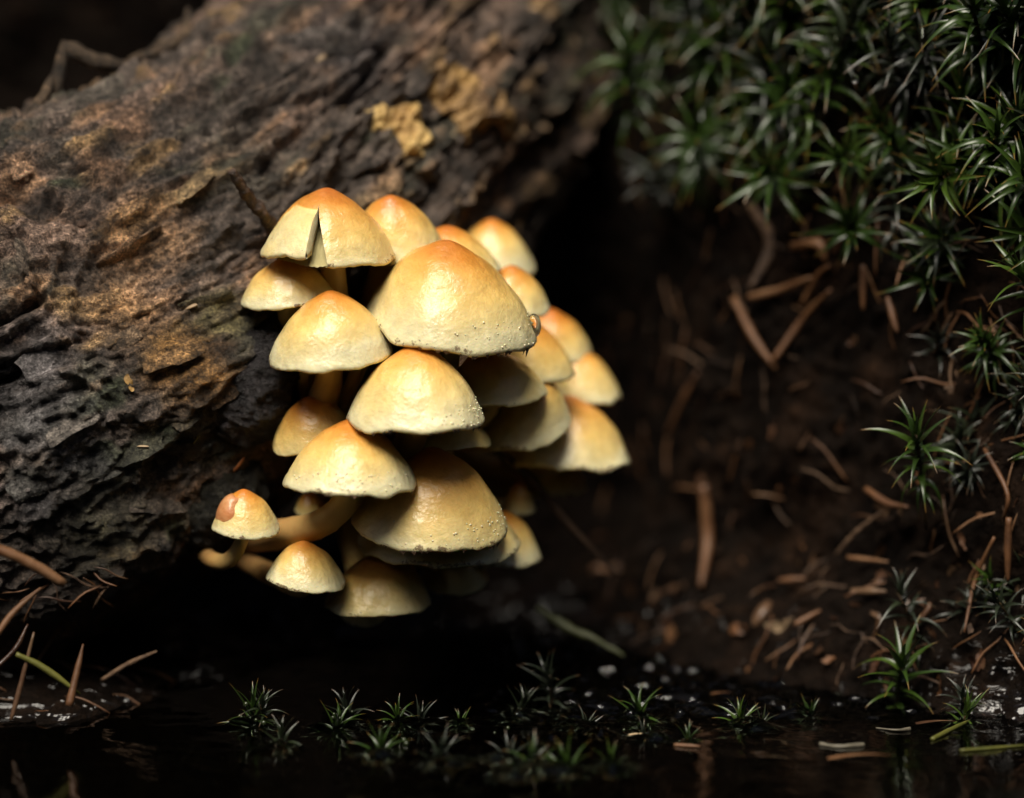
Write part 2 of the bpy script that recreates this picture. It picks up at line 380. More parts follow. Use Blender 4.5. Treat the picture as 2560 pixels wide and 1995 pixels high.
for (px, py, rad, c_, a_, wt_) in [(360, 590, 130, (.36, .20, .10), .9, 0), (300, 760, 90, (.32, .18, .085), .8, 0), (440, 880, 130, (.24, .125, .04), .95, 0), (520, 950, 120, (.20, .105, .035), .9, 0), (560, 790, 90, (.10, .085, .03), .8, 0),
        (320, 300, 70, (.34, .19, .11), .8, 0), (250, 420, 70, (.30, .165, .09), .8, 0), (60, 1010, 190, (.125, .115, .115), .9, .6), (150, 1200, 190, (.12, .112, .115), .9, .7), (90, 880, 120, (.11, .10, .10), .8, .5),  # blue-grey patches put sky sheen into the pigment of the log's lower left
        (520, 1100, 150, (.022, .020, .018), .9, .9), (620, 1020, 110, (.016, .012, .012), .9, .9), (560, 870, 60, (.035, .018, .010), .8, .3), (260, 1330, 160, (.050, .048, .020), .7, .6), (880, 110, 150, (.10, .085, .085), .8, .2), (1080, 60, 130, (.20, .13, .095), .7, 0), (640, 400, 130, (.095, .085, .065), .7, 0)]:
    r_ = tmp_bvh.ray_cast(Vector(CAM), Vector(ray(px, py)))
    if r_[0] is None: continue
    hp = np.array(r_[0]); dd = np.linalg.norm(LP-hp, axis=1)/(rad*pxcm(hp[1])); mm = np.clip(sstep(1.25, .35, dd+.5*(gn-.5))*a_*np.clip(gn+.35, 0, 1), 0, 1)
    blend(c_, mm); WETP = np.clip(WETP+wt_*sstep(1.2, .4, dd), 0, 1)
lp = np.clip(lp*1.28, 0, .5)
log_me = raw_mesh('trunk', LP, grid_faces(len(ctr), NA, True), mat=M['wood'], cols=lp, attrs={'wet': WETP})
log = thing('fallen_log', ctr[300], 'big rotting dark brown log with flaking bark leaning on the bank', 'log')
link('trunk', log_me, log, -ctr[300])
log_bvh = BVHTree.FromPolygons(LP.tolist(), grid_faces(len(ctr), NA, True).tolist())
def hit(px, py, bvh):
    d = ray(px, py); r = bvh.ray_cast(Vector(CAM), Vector(d))
    return (None, None) if r[0] is None else (np.array(r[0]), np.array(r[1]))
def face_cam(n): return n if np.dot(n, FWD) < 0 else -n

# bark flakes and splinters: pieces standing proud of the log
def flake_mesh(seed, pal):
    n, m = 11, 7; u, v = np.meshgrid(np.linspace(-1, 1, n), np.linspace(-1, 1, m), indexing='ij')
    V = np.stack([u.ravel(), v.ravel(), 0*u.ravel()], 1)
    e = 1+.5*fbm(V*1.3+seed*11, 3); sh = 1-.35*np.abs(V[:, 0])**2
    V[:, 1] *= .55*sh*e; V[:, 0] *= 1+.3*pn(V*1.7+seed*5)
    z = .22*fbm(V*1.5+seed*3, 3)-.30*V[:, 0]**2-.5*V[:, 1]**2
    top = V.copy(); top[:, 2] = z; bot = V*np.array([.9, .86, 1]); bot[:, 2] = z-.16
    F = grid_faces(n, m); Fb = F[:, ::-1]+n*m
    ring = [i*m for i in range(n)]+[(n-1)*m+j for j in range(1, m)]+[i*m+m-1 for i in range(n-2, -1, -1)]+[j for j in range(m-2, 0, -1)]
    side = [(ring[i], ring[(i+1) % len(ring)], ring[(i+1) % len(ring)]+n*m, ring[i]+n*m) for i in range(len(ring))]
    F = np.concatenate([F, Fb, np.array(side)])
    VV = np.concatenate([top, bot]); kk = fbm(VV*2+seed, 3)
    c = np.array(pal)*(1+.7*kk)[:, None]
    return raw_mesh('bark_flake', VV, F, mat=M['wood'], cols=np.clip(c, .01, 1))

ax_img = np.array([.80, -.60])
def place_on(o, p, n, tdir, sc, lift=0):
    n = n/np.linalg.norm(n); t = tdir-n*np.dot(tdir, n); t /= np.linalg.norm(t); b = np.cross(n, t)
    mt = Matrix(((t[0]*sc[0], b[0]*sc[1], n[0]*sc[2], 0), (t[1]*sc[0], b[1]*sc[1], n[1]*sc[2], 0), (t[2]*sc[0], b[2]*sc[1], n[2]*sc[2], 0), (0, 0, 0, 1)))
    q = (p+n*lift)*S
    o.matrix_world = Matrix.Translation(Vector(q)) @ mt
def log_dir(p):
    k = int(np.argmin(((ctr-p)**2).sum(1))); return tan[k]
FL = [(230, 250, 115), (300, 215, 80), (420, 330, 60), (120, 330, 90), (60, 420, 60), (210, 560, 90), (330, 640, 110), (560, 300, 80), (690, 260, 70), (800, 120, 110), (860, 300, 70), (480, 460, 70),
      (250, 760, 80), (120, 900, 90), (300, 860, 70), (430, 880, 80), (520, 760, 70), (180, 1060, 100), (330, 1120, 80), (90, 1200, 90), (480, 1040, 60), (640, 620, 60), (980, 90, 70), (1040, 200, 60), (720, 400, 60), (400, 1260, 70), (560, 980, 60), (60, 640, 70)]
for i, (px, py, sz) in enumerate(FL):
    p, n = hit(px, py, log_bvh)
    if p is None: continue
    n = face_cam(n); ax = log_dir(p); n = n+.12*rng.normal(size=3)
    o = link('bark_flake', flake_mesh(i, lp[np.argmin(((LP-p)**2).sum(1))]*1.15+.01), log); sc = sz*pxcm(p[1])*random.uniform(.75, 1.1)
    place_on(o, p, n, ax+.25*rng.normal(size=3), (sc, sc*random.uniform(.7, 1.1), sc*.45), .02)
    o.location -= Vector(ctr[300]*S)
def log_strip(name, pts, wd, mat, label=None):
    V, F = tube(crom(pts, 16), wd*np.interp(np.linspace(0, 1, 16), [0, .2, .8, 1], [.6, 1, .9, .35]), 8, wob=.5, seed=wd*9)
    c = np.tile([.13, .085, .05], (len(V), 1))*(1+.6*fbm(V*2, 3))[:, None]
    o = link(name, raw_mesh(name, V-ctr[300], F, mat=mat, cols=np.clip(c, .01, 1)), log)
    return o
def L(px, py, off=0.0):
    p, n = hit(px, py, log_bvh)
    if p is None: return None
    return p+face_cam(n)*off
yy = 7.0
log_strip('splinter', [W(95, 285, 3.6), W(140, 215, 3.7), W(158, 112, 3.9)], .16, M['wood'])
log_strip('splinter', [W(150, 112, 4.0), W(200, 135, 4.1), W(255, 160, 4.3), W(330, 165, 5)], .22, M['wood'])
log_strip('splinter', [W(325, 150, 5.0), W(400, 125, 5.4), W(460, 85, 5.9), W(470, 20, 6.4)], .13, M['wood'])
log_strip('splinter', [W(330, 150, 5.2), W(430, 130, 5.7), W(520, 95, 6.4)], .14, M['wood'])
log_strip('splinter', [W(60, 300, 3.2), W(110, 240, 3.4), W(130, 190, 3.6)], .13, M['wood'])

# black wet lump of bark beside the caps
def blob(name, pts, rads, seg, n, amp, freq, mat, pigc, parent, origin, seed=0):
    c = crom(pts, n); r = np.interp(np.linspace(0, 1, n), np.linspace(0, 1, len(rads)), rads)
    r = r*np.sqrt(np.clip(1-np.abs(np.linspace(-1, 1, n))**8, .0025, 1))
    V, F = tube(c, r, seg); cc = np.repeat(c, seg, 0); nv = (V-cc)/np.linalg.norm(V-cc, axis=1)[:, None]
    V = V+nv*(np.repeat(r, seg)*amp*fbm(V*freq+seed, 5, .6))[:, None]
    pc = np.array(pigc)*(1+.8*fbm(V*2+seed, 4))[:, None]
    return link(name, raw_mesh(name, V-origin, F, mat=mat, cols=np.clip(pc, .006, 1)), parent)
pL = [W(712, 785, 1.6), W(668, 890, .85), W(622, 990, .85), W(575, 1090, 1.1)]
blob('bark_lump', pL, [.30, .72, .95, .80], 72, 90, .30, 1.9, M['wetwood'], (.026, .022, .023), log, ctr[300])
pL = [W(640, 1150, 1.8), W(560, 1230, 1.5), W(450, 1290, 1.6), W(330, 1330, 2.0)]
blob('bark_lump', pL, [.6, .9, .9, .6], 56, 80, .45, 1.5, M['wetwood'], (.026, .024, .018), log, ctr[300], 5)

# ------------------------------------------------------------------ mushrooms
def unit(v): v = np.asarray(v, float); return v/np.linalg.norm(v)
def cap_profile(t):
    """t 0..1 apex to margin -> (r, z) with unit radius and height"""
    r = t; z = 1-(.42*(np.sqrt(r*r+.014)-.1183)/.8887+.58*r**3.4)+.032*np.exp(-(r/.24)**2); return r, z/1.032
class Cap: pass
def make_cap(Lp, Rp, Ap, bottom, y, seed, dents=.05):
    c = Cap(); s = pxcm(y); Lp, Rp, Ap = map(np.array, (Lp, Rp, Ap))
    mid = (Lp+Rp)/2; dl = (Rp-Lp).astype(float); R = np.linalg.norm(dl)/2; dl /= np.linalg.norm(dl)
    perp = np.array([dl[1], -dl[0]])            # image up
    tau = math.asin(max(-.2, min(.6, (bottom-mid[1])/R)))
    rel = Ap-mid; h = float(rel@perp); sk = float(rel@dl)
    c.o = W(mid[0], mid[1], y); c.R = R*s; c.H = h*s/math.cos(tau)*1.0; c.skew = sk*s
    ximg = RIGHT*dl[0]-UP*dl[1]; zimg = RIGHT*perp[0]-UP*perp[1]
    c.x = ximg; c.z = math.cos(tau)*zimg-math.sin(tau)*FWD; c.y = np.cross(c.z, c.x); c.seed = seed
    return c
def cap_pt(c, r, ph, zf, under=0.0):
    """r 0..1+, ph angle, zf 0..1 height fraction -> world"""
    r = np.asarray(r, float); ph = np.asarray(ph, float)
    lob = 1+.05*pn(np.stack([np.cos(ph)*1.1+c.seed*3.1, np.sin(ph)*1.1, 0*ph+c.seed], -1).reshape(-1, 3)).reshape(ph.shape)*2*r
    X = r*np.cos(ph)*lob*c.R; Y = r*np.sin(ph)*lob*c.R
    q = np.stack([X/c.R*1.7+c.seed, Y/c.R*1.7, zf*1.7+0*X], -1).reshape(-1, 3)
    dn = (pn(q)*.075+pn(q*2.3+9)*.028).reshape(X.shape)*c.R*sstep(.1, .6, r)
    wav = .05*pn(np.stack([np.cos(ph)*2+c.seed, np.sin(ph)*2, 0*ph+5], -1).reshape(-1, 3)).reshape(ph.shape)*r**4*c.R*2
    jag = .018*pn(np.stack([np.cos(ph)*13+c.seed, np.sin(ph)*13, 0*ph+5], -1).reshape(-1, 3)).reshape(ph.shape)*sstep(.96, 1, r)*c.R
    Z = zf*c.H+dn+wav+jag+.028*c.R*pn(q*5).reshape(X.shape)*sstep(.75, 1, r)
    X = X+c.skew*np.clip(zf, 0, 1)**1.3
    return c.o+X[..., None]*c.x+Y[..., None]*c.y+Z[..., None]*c.z
def build_mushroom(key, spec):
    Lp, Rp, Ap, bottom, y, base, srad, label = spec[:8]
    seed = (sum(ord(ch)*(i+3) for i, ch in enumerate(key)) % 97)*1.37
    c = make_cap(Lp, Rp, Ap, bottom, y, seed)
    # stem curve
    top = c.o+c.z*c.H*.45
    if base is None:
        core = W(900, 1080, 4.2); tgt = c.o*.42+core*.58+np.array([0, 1.2, -1.0])
        p, n, *_ = log_bvh.find_nearest(Vector(tgt)); bp = np.array(p)-np.array(n)*0.15
        pts = bez(top, c.o-c.z*c.R*1.1, bp+np.array([.5, -.9, .2]), bp, 26)
    else:
        pp = [W(a_, b_, d_) for a_, b_, d_ in base]; pts = crom([top, c.o+c.z*c.H*.05]+pp, 30)
        bp = pp[-1]
    root = thing('mushroom', bp, label, 'mushroom', 'sulphur coloured mushrooms clustered on the log')
    n = len(pts); tt = np.linspace(0, 1, n)
    V, F = tube(pts, srad*(1+.12*np.sin(tt*5+seed)+.15*tt), 18, wob=.10, seed=seed)
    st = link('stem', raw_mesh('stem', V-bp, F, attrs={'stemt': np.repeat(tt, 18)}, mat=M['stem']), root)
    # cap skin
    NR, NS = 46, 128; t = np.linspace(0, 1, NR)**.85; ph = np.linspace(0, 2*math.pi, NS, endpoint=False)
    T, PH = np.meshgrid(t, ph, indexing='ij'); r, z = cap_profile(T)
    keep = None
    V = [cap_pt(c, r, PH, z).reshape(-1, 3)]; cr = [T.ravel()]
    # margin rolls in, then the underside
    for (rr, zz) in ((1.005, -.035), (.985, -.06), (.95, -.05), (.90, -.01)):
        V.append(cap_pt(c, np.full(NS, rr), ph, np.full(NS, zz)).reshape(-1, 3)); cr.append(np.full(NS, .99))
    V = np.concatenate(V); cr = np.concatenate(cr); F = grid_faces(NR+4, NS, True)
    if key == 'A':                       # a slit torn in from the front margin, the skin left of it lifted as a flap
        NSo = NS+1; phi = np.linspace(0, 2*math.pi, NSo)
        rows_r = np.concatenate([t, [1.005, .985, .95, .90]]); Tz = np.concatenate([cap_profile(t)[1], [-.035, -.06, -.05, -.01]])
        wd = .30*np.clip((np.minimum(rows_r, 1)-SLIT[1])/(1-SLIT[1]), 0, 1); V = []; cr = []
        for q in range(len(rows_r)):
            f = SLIT[0]+wd[q]+phi*(2*math.pi-wd[q])/(2*math.pi); dl = SLIT[0]+2*math.pi-f       # angle left of the slit
            m_ = np.clip((rows_r[q]-SLIT[1]-.02)/.10, 0, 1)*sstep(1.32, 1.18, dl+.25*(1-rows_r[q])); out = np.clip((rows_r[q]-SLIT[1])/(1-SLIT[1]), 0, 1)
            rr_ = rows_r[q]+.10*m_*out*np.cos(np.clip(dl, 0, 1.5))**.5; zz_ = Tz[q]+m_*(.20*out*np.clip(1-dl/1.4, 0, 1)-.055)
            V.append(cap_pt(c, rr_, f, zz_)); cr.append(np.where(m_ > .5, .90+.08*out, np.where(m_ > .02, .42, min(1, rows_r[q]))))
        V = np.concatenate(V); cr = np.concatenate(cr); F = grid_faces(len(rows_r), NSo)
        # the torn face of the flap, thick pale flesh
        edge = V.reshape(len(rows_r), NSo, 3)[:NR-1, -1][(rows_r[:NR-1] > SLIT[1]+.02)]; ne = len(edge)
        thk = np.interp(np.linspace(0, 1, ne), [0, .3, .8, 1], [.02, .20, .24, .10])[:, None]*c.R; inn = edge-c.z*thk+c.x*thk*.25
        tearV = np.concatenate([edge+c.y*(-.004), (edge+inn)/2+c.x*thk*.12, inn, inn-c.x*thk*.6])
        tearF = grid_faces(4, ne)
    cap = link('cap', raw_mesh('cap', V-bp, F, attrs={'capr': cr}, mat=M['cap']), root)
    # gills: radial blades under the cap
    NG = 144; rg = np.array([.12, .3, .5, .7, .86, .95]); zg = np.array([.42, .44, .36, .22, .06, -.03]); gv = []
    pg = np.linspace(0, 2*math.pi, NG, endpoint=False)
    for rr, zz in zip(rg, zg):
        alt = np.where(np.arange(NG) % 2 == 0, -.055, .02)*(1 if rr < .9 else .2)
        gv.append(cap_pt(c, np.full(NG, rr), pg, zz+alt))
    link('gills', raw_mesh('gills', np.concatenate(gv)-bp, grid_faces(6, NG, True), mat=M['gills']), root)
    if key == 'A': tag(link('torn_edge', raw_mesh('torn_edge', tearV-bp, tearF, mat=M['flesh']), cap), 'pale torn edge of the split cap')
    if key == 'AA':                      # wet brown scale on one side
        n1, n2 = 14, 14; U, Vv = np.meshgrid(np.linspace(0, 1, n1), np.linspace(0, 1, n2), indexing='ij')
        PHf = -3.3+1.35*Vv+.04*np.sin(U*9); rf = .34+.56*U*(1-.25*np.abs(2*Vv-1)**2)+.02*np.sin(Vv*9)
        r_, z_ = cap_profile(np.clip(rf, 0, 1)); bul = np.sin(math.pi*U)**.5*np.sin(math.pi*Vv)**.5
        topv = cap_pt(c, rf*(1+.07*bul), PHf, z_+.12*bul+.012).reshape(-1, 3); botv = cap_pt(c, rf*.9, PHf, z_-.06).reshape(-1, 3)
        F = grid_faces(n1, n2); N_ = n1*n2
        tag(link('brown_scale', raw_mesh('brown_scale', np.concatenate([topv, botv])-bp, np.concatenate([F, F[:, ::-1]+N_]), mat=M['brownscale']), cap), 'glossy orange brown scale on the cap')
    if key in ('G', 'L', 'T', 'R'):      # fringe of veil shreds and dew beads on the margin
        fr = []; ff = []
        rs = np.random.default_rng(int(seed*10))
        for q in range(26):
            f0 = -math.pi/2+rs.uniform(-1.5, 1.5); wd = rs.uniform(.02, .07); ln = rs.uniform(.02, .075)
            if key == 'G' and q < 3: f0 = (-1.35, -.75, -.42)[q]; wd = .06; ln = (.16, .06, .12)[q]
            e = [cap_pt(c, np.array([rr_]), np.array([f]), np.array([zz_]))[0] for rr_, f, zz_ in ((1.004, f0-wd, -.02), (1.004, f0+wd, -.02), (.99, f0+wd*rs.uniform(-.8, .8), -.03-ln), (.975, f0, -.02))]
            k0 = len(fr); fr += e; ff += [(k0, k0+1, k0+2), (k0+1, k0+3, k0+2), (k0+3, k0, k0+2)]
        link('veil_fringe', raw_mesh('veil_fringe', np.array(fr)-bp, ff, mat=M['twig'], smooth=False), cap)['kind'] = 'stuff'
        bm = bmesh.new()
        for q in range(46):
            f0 = rs.normal(-.55 if key != 'R' else -1.4, .55); rr_ = rs.uniform(.86, 1.0); r1, z1 = cap_profile(rr_)
            p = cap_pt(c, np.array([r1]), np.array([f0]), np.array([z1]))[0]-bp
            bmesh.ops.create_icosphere(bm, subdivisions=2, radius=rs.uniform(.010, .028)*S, matrix=Matrix.Translation(Vector(p*S)))
        me = bpy.data.meshes.new('dew_beads'); bm.to_mesh(me); bm.free(); me.materials.append(M['dew'])
        me.polygons.foreach_set('use_smooth', np.ones(len(me.polygons), dtype=bool))
        link('dew_beads', me, cap)['kind'] = 'stuff'
    return c, root, bp
SLIT = (-1.80, .40)      # angle (rad) and inner radius of the tear in cap A
MU = {
 'A': ((655, 622), (984, 640), (820, 472), 668, 0.6, [(835, 690, .7), (845, 780, 1.2), (870, 930, 2.6)], .27, 'cap split at the front with a pale torn flap, beside the thin dark twig'),
 'B': ((868, 620), (1110, 612), (978, 492), 664, 1.9, [(960, 690, 2.2), (930, 800, 2.8), (900, 950, 3.4)], .30, 'rounded pinkish orange cap tucked directly behind the split cap'),
 'C': ((1000, 660), (1250, 672), (1120, 566), 705, 2.8, None, .25, 'orange cap half hidden between the largest cap and the highest blurred cap'),
 'D': ((1128, 655), (1340, 668), (1230, 548), 690, 5.6, None, .25, 'soft blurred yellow cap standing highest against the black hollow'),
 'E': ((601, 752), (838, 722), (716, 642), 772, .7, [(730, 800, 1.0), (760, 900, 1.8), (830, 1000, 3)], .24, 'small shiny cap closest to the bark, below the split cap'),
 'F': ((674, 898), (982, 868), (826, 727), 922, -.3, [(822, 950, .3), (805, 1040, .9), (850, 1150, 3)], .30, 'pale yellow wrinkled dome above two bare stems, next to the black bark lump'),
 'G': ((914, 775), (1346, 846), (1122, 604), 876, .5, None, .36, 'largest cap, honey orange with a ragged dark fringe and water drop'),
 'H': ((1180, 758), (1378, 768), (1280, 664), 792, 3.4, None, .24, 'blurred pale cap just below the highest blurred cap'),
 'I': ((1270, 862), (1482, 880), (1376, 772), 905, 5.2, None, .24, 'blurred pinkish cap behind, above the cap with pink rim'),
 'J': ((1200, 905), (1437, 930), (1310, 792), 952, 3.0, None, .25, 'blurred golden cap right behind the water drop'),
 'K': ((1340, 985), (1554, 988), (1436, 862), 1006, 5.0, None, .25, 'blurred cap with pink rim reaching out over the black hollow'),
 'L': ((868, 1040), (1220, 1046), (1043, 858), 1074, -.8, [(1025, 1100, -.2), (1000, 1170, .8), (960, 1230, 3)], .34, 'glossy orange bell with frosty white dotted margin, centre of the cluster'),
 'M': ((1110, 985), (1369, 978), (1215, 866), 1010, 1.6, None, .26, 'brownish shaded cap under the fringe of the largest cap'),
 'N': ((1196, 1096), (1430, 1040), (1330, 930), 1118, 2.7, None, .26, 'tilted yellow cap with a dent and grey spot on its margin'),
 'O': ((1240, 1140), (1578, 1148), (1424, 985), 1166, 4.2, None, .28, 'wide blurred cap jutting farthest from the log'),
 'P': ((1290, 1212), (1468, 1216), (1390, 1120), 1232, 4.8, None, .22, 'dim cap hiding below the wide outermost cap'),
 'Q': ((682, 1118), (880, 1050), (768, 994), 1128, .5, [(800, 1130, 1.0), (850, 1180, 2), (880, 1200, 3.2)], .22, 'small tilted pinkish tan cap pressed against the black bark lump'),
 'R': ((708, 1202), (1044, 1204), (878, 1046), 1228, -1.0, [(868, 1250, -.6), (800, 1310, -.1), (700, 1335, .9), (600, 1345, 2.4)], .31, 'bell cap with bright wet highlight and thick stem bending to the log'),
 'S': ((985, 1106), (1232, 1104), (1108, 1030), 1120, .9, None, .26, 'pale sliver of cap showing under the frosty central bell'),
 'T': ((884, 1288), (1271, 1318), (1086, 1116), 1364, .1, None, .36, 'broad low cap with beaded surface, brown above and yellow below'),
 'U': ((895, 1352), (1304, 1366), (1120, 1230), 1398, 1.2, None, .30, 'thin pale cap pressed flat beneath the broad beaded cap'),
 'V': ((1140, 1392), (1354, 1392), (1262, 1275), 1408, 2.8, None, .24, 'dim grey green cap behind the thin flat cap under the beaded cap'),
 'W': ((664, 1436), (864, 1458), (762, 1350), 1470, -.2, [(752, 1470, .1), (690, 1440, .8), (600, 1395, 2.2)], .20, 'small dusty cap hanging free above the dark water'),
 'X': ((812, 1500), (1078, 1506), (962, 1372), 1526, .9, None, .27, 'shadowed cap at the bottom of the cluster with even straight edge'),
 'Y': ((852, 1530), (968, 1530), (910, 1462), 1562, 1.6, None, .18, 'small dim round cap peeping out at the very bottom'),
 'Z': ((1050, 1440), (1220, 1440), (1130, 1350), 1480, 2.4, None, .20, 'barely lit cap deep in shadow beneath the cluster'),
 'AA': ((528, 1312), (700, 1322), (612, 1221), 1340, -.3, [(600, 1362, -.1), (570, 1402, .2), (530, 1400, .8), (505, 1375, 1.6)], .15, 'tiny bright cap with brown scale on a hooked stem, apart from the cluster'),
 'AB': ((735, 1275), (815, 1275), (775, 1228), 1290, 1.6, None, .13, 'tiny brown button in the dark below the wet highlighted bell'),
 'AC': ((1255, 1270), (1340, 1270), (1298, 1200), 1285, 3.6, None, .14, 'tiny brown cap in shade between the beaded cap and the dark root'),
}
shrooms = {k: build_mushroom(k, v) for k, v in MU.items()}
# bare stems seen under cap F
for i, (pts, r, lab) in enumerate([([(765, 900, .9), (765, 960, 1.1), (790, 1060, 1.9), (850, 1120, 3.2)], .23, 'bare stem beside the black lump, its cap hidden'),
                                   ([(905, 905, .9), (880, 960, 1.0), (850, 1040, 1.5), (860, 1130, 3.2)], .17, 'slim pale leaning stem beneath the wrinkled dome')]):
    pp = crom([W(*q) for q in pts], 20); V, F = tube(pp, r, 16, wob=.12, seed=i)
    o = thing('mushroom', pp[-1], lab, 'mushroom', 'sulphur coloured mushrooms clustered on the log')
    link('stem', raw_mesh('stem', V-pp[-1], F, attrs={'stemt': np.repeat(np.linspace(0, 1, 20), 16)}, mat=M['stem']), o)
# water drop at the right margin of the largest cap
def drop(p, r, label, group=None, stretch=1.25, mat='drop'):
    bm = bmesh.new(); bmesh.ops.create_icosphere(bm, subdivisions=4, radius=r*S); 
    for v in bm.verts: v.co.z *= stretch; v.co *= 1+.12*(v.co.z < 0)*abs(v.co.z)/(r*S)
    me = bpy.data.meshes.new('water_drop'); bm.to_mesh(me); bm.free(); me.materials.append(M[mat])
    me.polygons.foreach_set('use_smooth', np.ones(len(me.polygons), dtype=bool))
    return tag(link('water_drop', me, None, p), label, 'water drop', group)
drop(W(1334, 812, .45), .16, 'clear water drop hanging on the ragged margin of the largest cap', stretch=1.5)

# ------------------------------------------------------------------ twig, crust fungus, chips on the log
def rod(name, pts, rad, mat, label, cat, group=None, seg=8, n=14, wob=.25, taper=(.75, 1, .9, .4), seed=1):
    c = crom(pts, n); r = rad*np.interp(np.linspace(0, 1, n), np.linspace(0, 1, len(taper)), taper)
    V, F = tube(c, r, seg, wob=wob, seed=seed); base = c[0]
    return tag(link(name, raw_mesh(name, V-base, F, mat=mat), None, base), label, cat, group)
rod('twig', [W(700, 600, 1.9), W(660, 540, .9), W(620, 490, .5), W(578, 428, .1)], .135, M['twig'], 'thin dark broken twig poking out of the log behind the split cap', 'twig', seg=16, n=60, wob=1.0, taper=(1, 1, .9, .85, .8))
for (px, py, sz, lab) in [(1015, 325, 78, 'lower yellow tan patch of crust fungus on the log'), (1130, 235, 78, 'upper yellow crust fungus patch at the shaded log edge'), (1265, 290, 50, 'dull olive yellow crust patch beside the black hollow')]:
    p, n = hit(px, py, log_bvh)
    if p is None: p = W(px, py, 12); n = -FWD
    n = face_cam(n); s = sz*pxcm(p[1])
    n = unit(.3*unit(n)-.7*FWD); t_ = log_dir(p); t_ = unit(t_-n*np.dot(t_, n)); b_ = np.cross(n, t_); NG_ = 64
    u, v = np.meshgrid(np.linspace(-1.5, 1.5, NG_), np.linspace(-1.5, 1.5, NG_), indexing='ij'); V = []
    uv = np.stack([u.ravel(), v.ravel(), 0*u.ravel()+px*.1], 1); rr = np.hypot(uv[:, 0]*1.2, uv[:, 1]*.85)
    hm = .95-rr+.95*fbm(uv*.9, 4); hm = np.where(hm > 0, .05+.16*np.minimum(1, hm*1.6)*(1+.8*fbm(uv*3+7, 3)), hm*.8)
    for q in range(len(uv)):
        o0 = p+t_*uv[q, 0]*s+b_*uv[q, 1]*s+n*3.0; r_ = log_bvh.ray_cast(Vector(o0), Vector(-n), 6.0)
        base_ = np.array(r_[0]) if r_[0] is not None else o0-n*6
        V.append(base_+n*np.clip(hm[q], -.5, 1)-p)
    fcs = grid_faces(NG_, NG_); fcs = fcs[(hm[fcs] > -.25).all(1)]
    o = link('crust_fungus', raw_mesh('crust_fungus', np.array(V), fcs, mat=M['crust']), None, p)
    tag(o, lab, 'fungus', 'crust fungus on the log')
rod('root', [W(1190, 350, 9.4), W(1192, 420, 9.2), W(1185, 500, 9.0), W(1175, 580, 8.6)], .2, M['crust'], 'pale tan root running down the log above the blurred caps', 'root', n=30, seg=12, taper=(.8, 1, 1, .8))
rod('root', [W(1090, 440, 8), W(1080, 500, 7.2), W(1110, 560, 7.4), W(1150, 520, 8)], .2, M['leaf'], 'curled pinkish brown root behind the cluster', 'root', n=30, seg=12)
def scrap(px, py, bvh, sz, ang, mat, label, group=None, name='leaf_fragment', cat='leaf'):
    p, n = hit(px, py, bvh)
    if p is None: return None
    n = face_cam(n)+.35*rng.normal(size=3); o = link(name, scraps[(mat, int(rng.integers(5)))]); s_ = sz*pxcm(p[1])
    place_on(o, p, n, RIGHT*math.cos(ang)+UP*math.sin(ang), (s_, s_, s_), .02); return tag(o, label, cat, group)
def scrap_mesh(seed, mat):
    n = 7; u, v = np.meshgrid(np.linspace(-1, 1, n), np.linspace(-1, 1, n), indexing='ij'); V = np.stack([u.ravel(), v.ravel(), 0*u.ravel()], 1)
    rad = np.sqrt((V**2).sum(1)); mx = np.maximum(np.abs(V[:, 0]), np.abs(V[:, 1])); V *= (mx/np.maximum(rad, 1e-6))[:, None]
    an = np.arctan2(V[:, 1], V[:, 0]); V *= (1+.9*pn(np.stack([np.cos(an)*1.4+seed*3, np.sin(an)*1.4, 0*an], 1)))[:, None]
    V[:, 1] *= .5; V[:, 2] = .5*fbm(V*.9+seed*7, 2); b = V.copy(); b[:, 2] -= .05
    F = grid_faces(n, n); return raw_mesh('leaf_fragment', np.concatenate([V, b]), np.concatenate([F, F[:, ::-1]+n*n]), mat=M[mat])
scraps = {(m, k): scrap_mesh(k+1, m) for m in ('leaf', 'twig', 'needle', 'crust', 'pale') for k in range(5)}
def chip(px, py, bvh, ln, wd, ang, mat, name, label, cat, group=None, lift=.02, th=.25):
    p, n = hit(px, py, bvh)
    if p is None: return
    n = face_cam(n); V = []
    m = 9; u = np.linspace(-1, 1, m)
    for sgn in (1, -1):
        for k in u:
            ww = wd*(1-abs(k)**2.2)**.6 if abs(k) < 1 else wd*.12
            V += [(k*ln, -ww, .15*ln*(1-k*k)+sgn*th*wd), (k*ln, ww, .10*ln*(1-k*k)+sgn*th*wd)]
    F = [(2*i, 2*i+2, 2*i+3, 2*i+1) for i in range(m-1)]+[(2*m+2*i, 2*m+2*i+1, 2*m+2*i+3, 2*m+2*i+2) for i in range(m-1)]
    F += [(2*i, 2*m+2*i, 2*m+2*i+2, 2*i+2) for i in range(m-1)]+[(2*i+1, 2*i+3, 2*m+2*i+3, 2*m+2*i+1) for i in range(m-1)]
    o = link(name, raw_mesh(name, np.array(V)*pxcm(p[1]), F, mat=mat))
    t = RIGHT*math.cos(ang)+UP*math.sin(ang); place_on(o, p, n, t, (1, 1, 1), lift); return tag(o, label, cat, group)
chip(480, 770, log_bvh, 18, 9, -.3, M['pale'], 'wood_chip', 'small white chip on the dark bark beside the small shiny cap', 'chip')
scrap(322, 955, log_bvh, 20, -1.1, 'crust', 'bright orange chip in the middle of the log', None, 'wood_chip', 'chip')
chip(488, 1097, log_bvh, 13, 6, 1.2, M['needlegreen'], 'leaf_fragment', 'tiny yellow green fragment on the wet black bark', 'leaf')
chip(358, 1118, log_bvh, 16, 3.5, -.2, M['pale'], 'wood_chip', 'small tan curl of wood on wet bark below the orange chip', 'chip')
chip(802, 148, log_bvh, 16, 9, .5, M['pale'], 'wood_chip', 'pale blurred speck high on the log', 'chip')
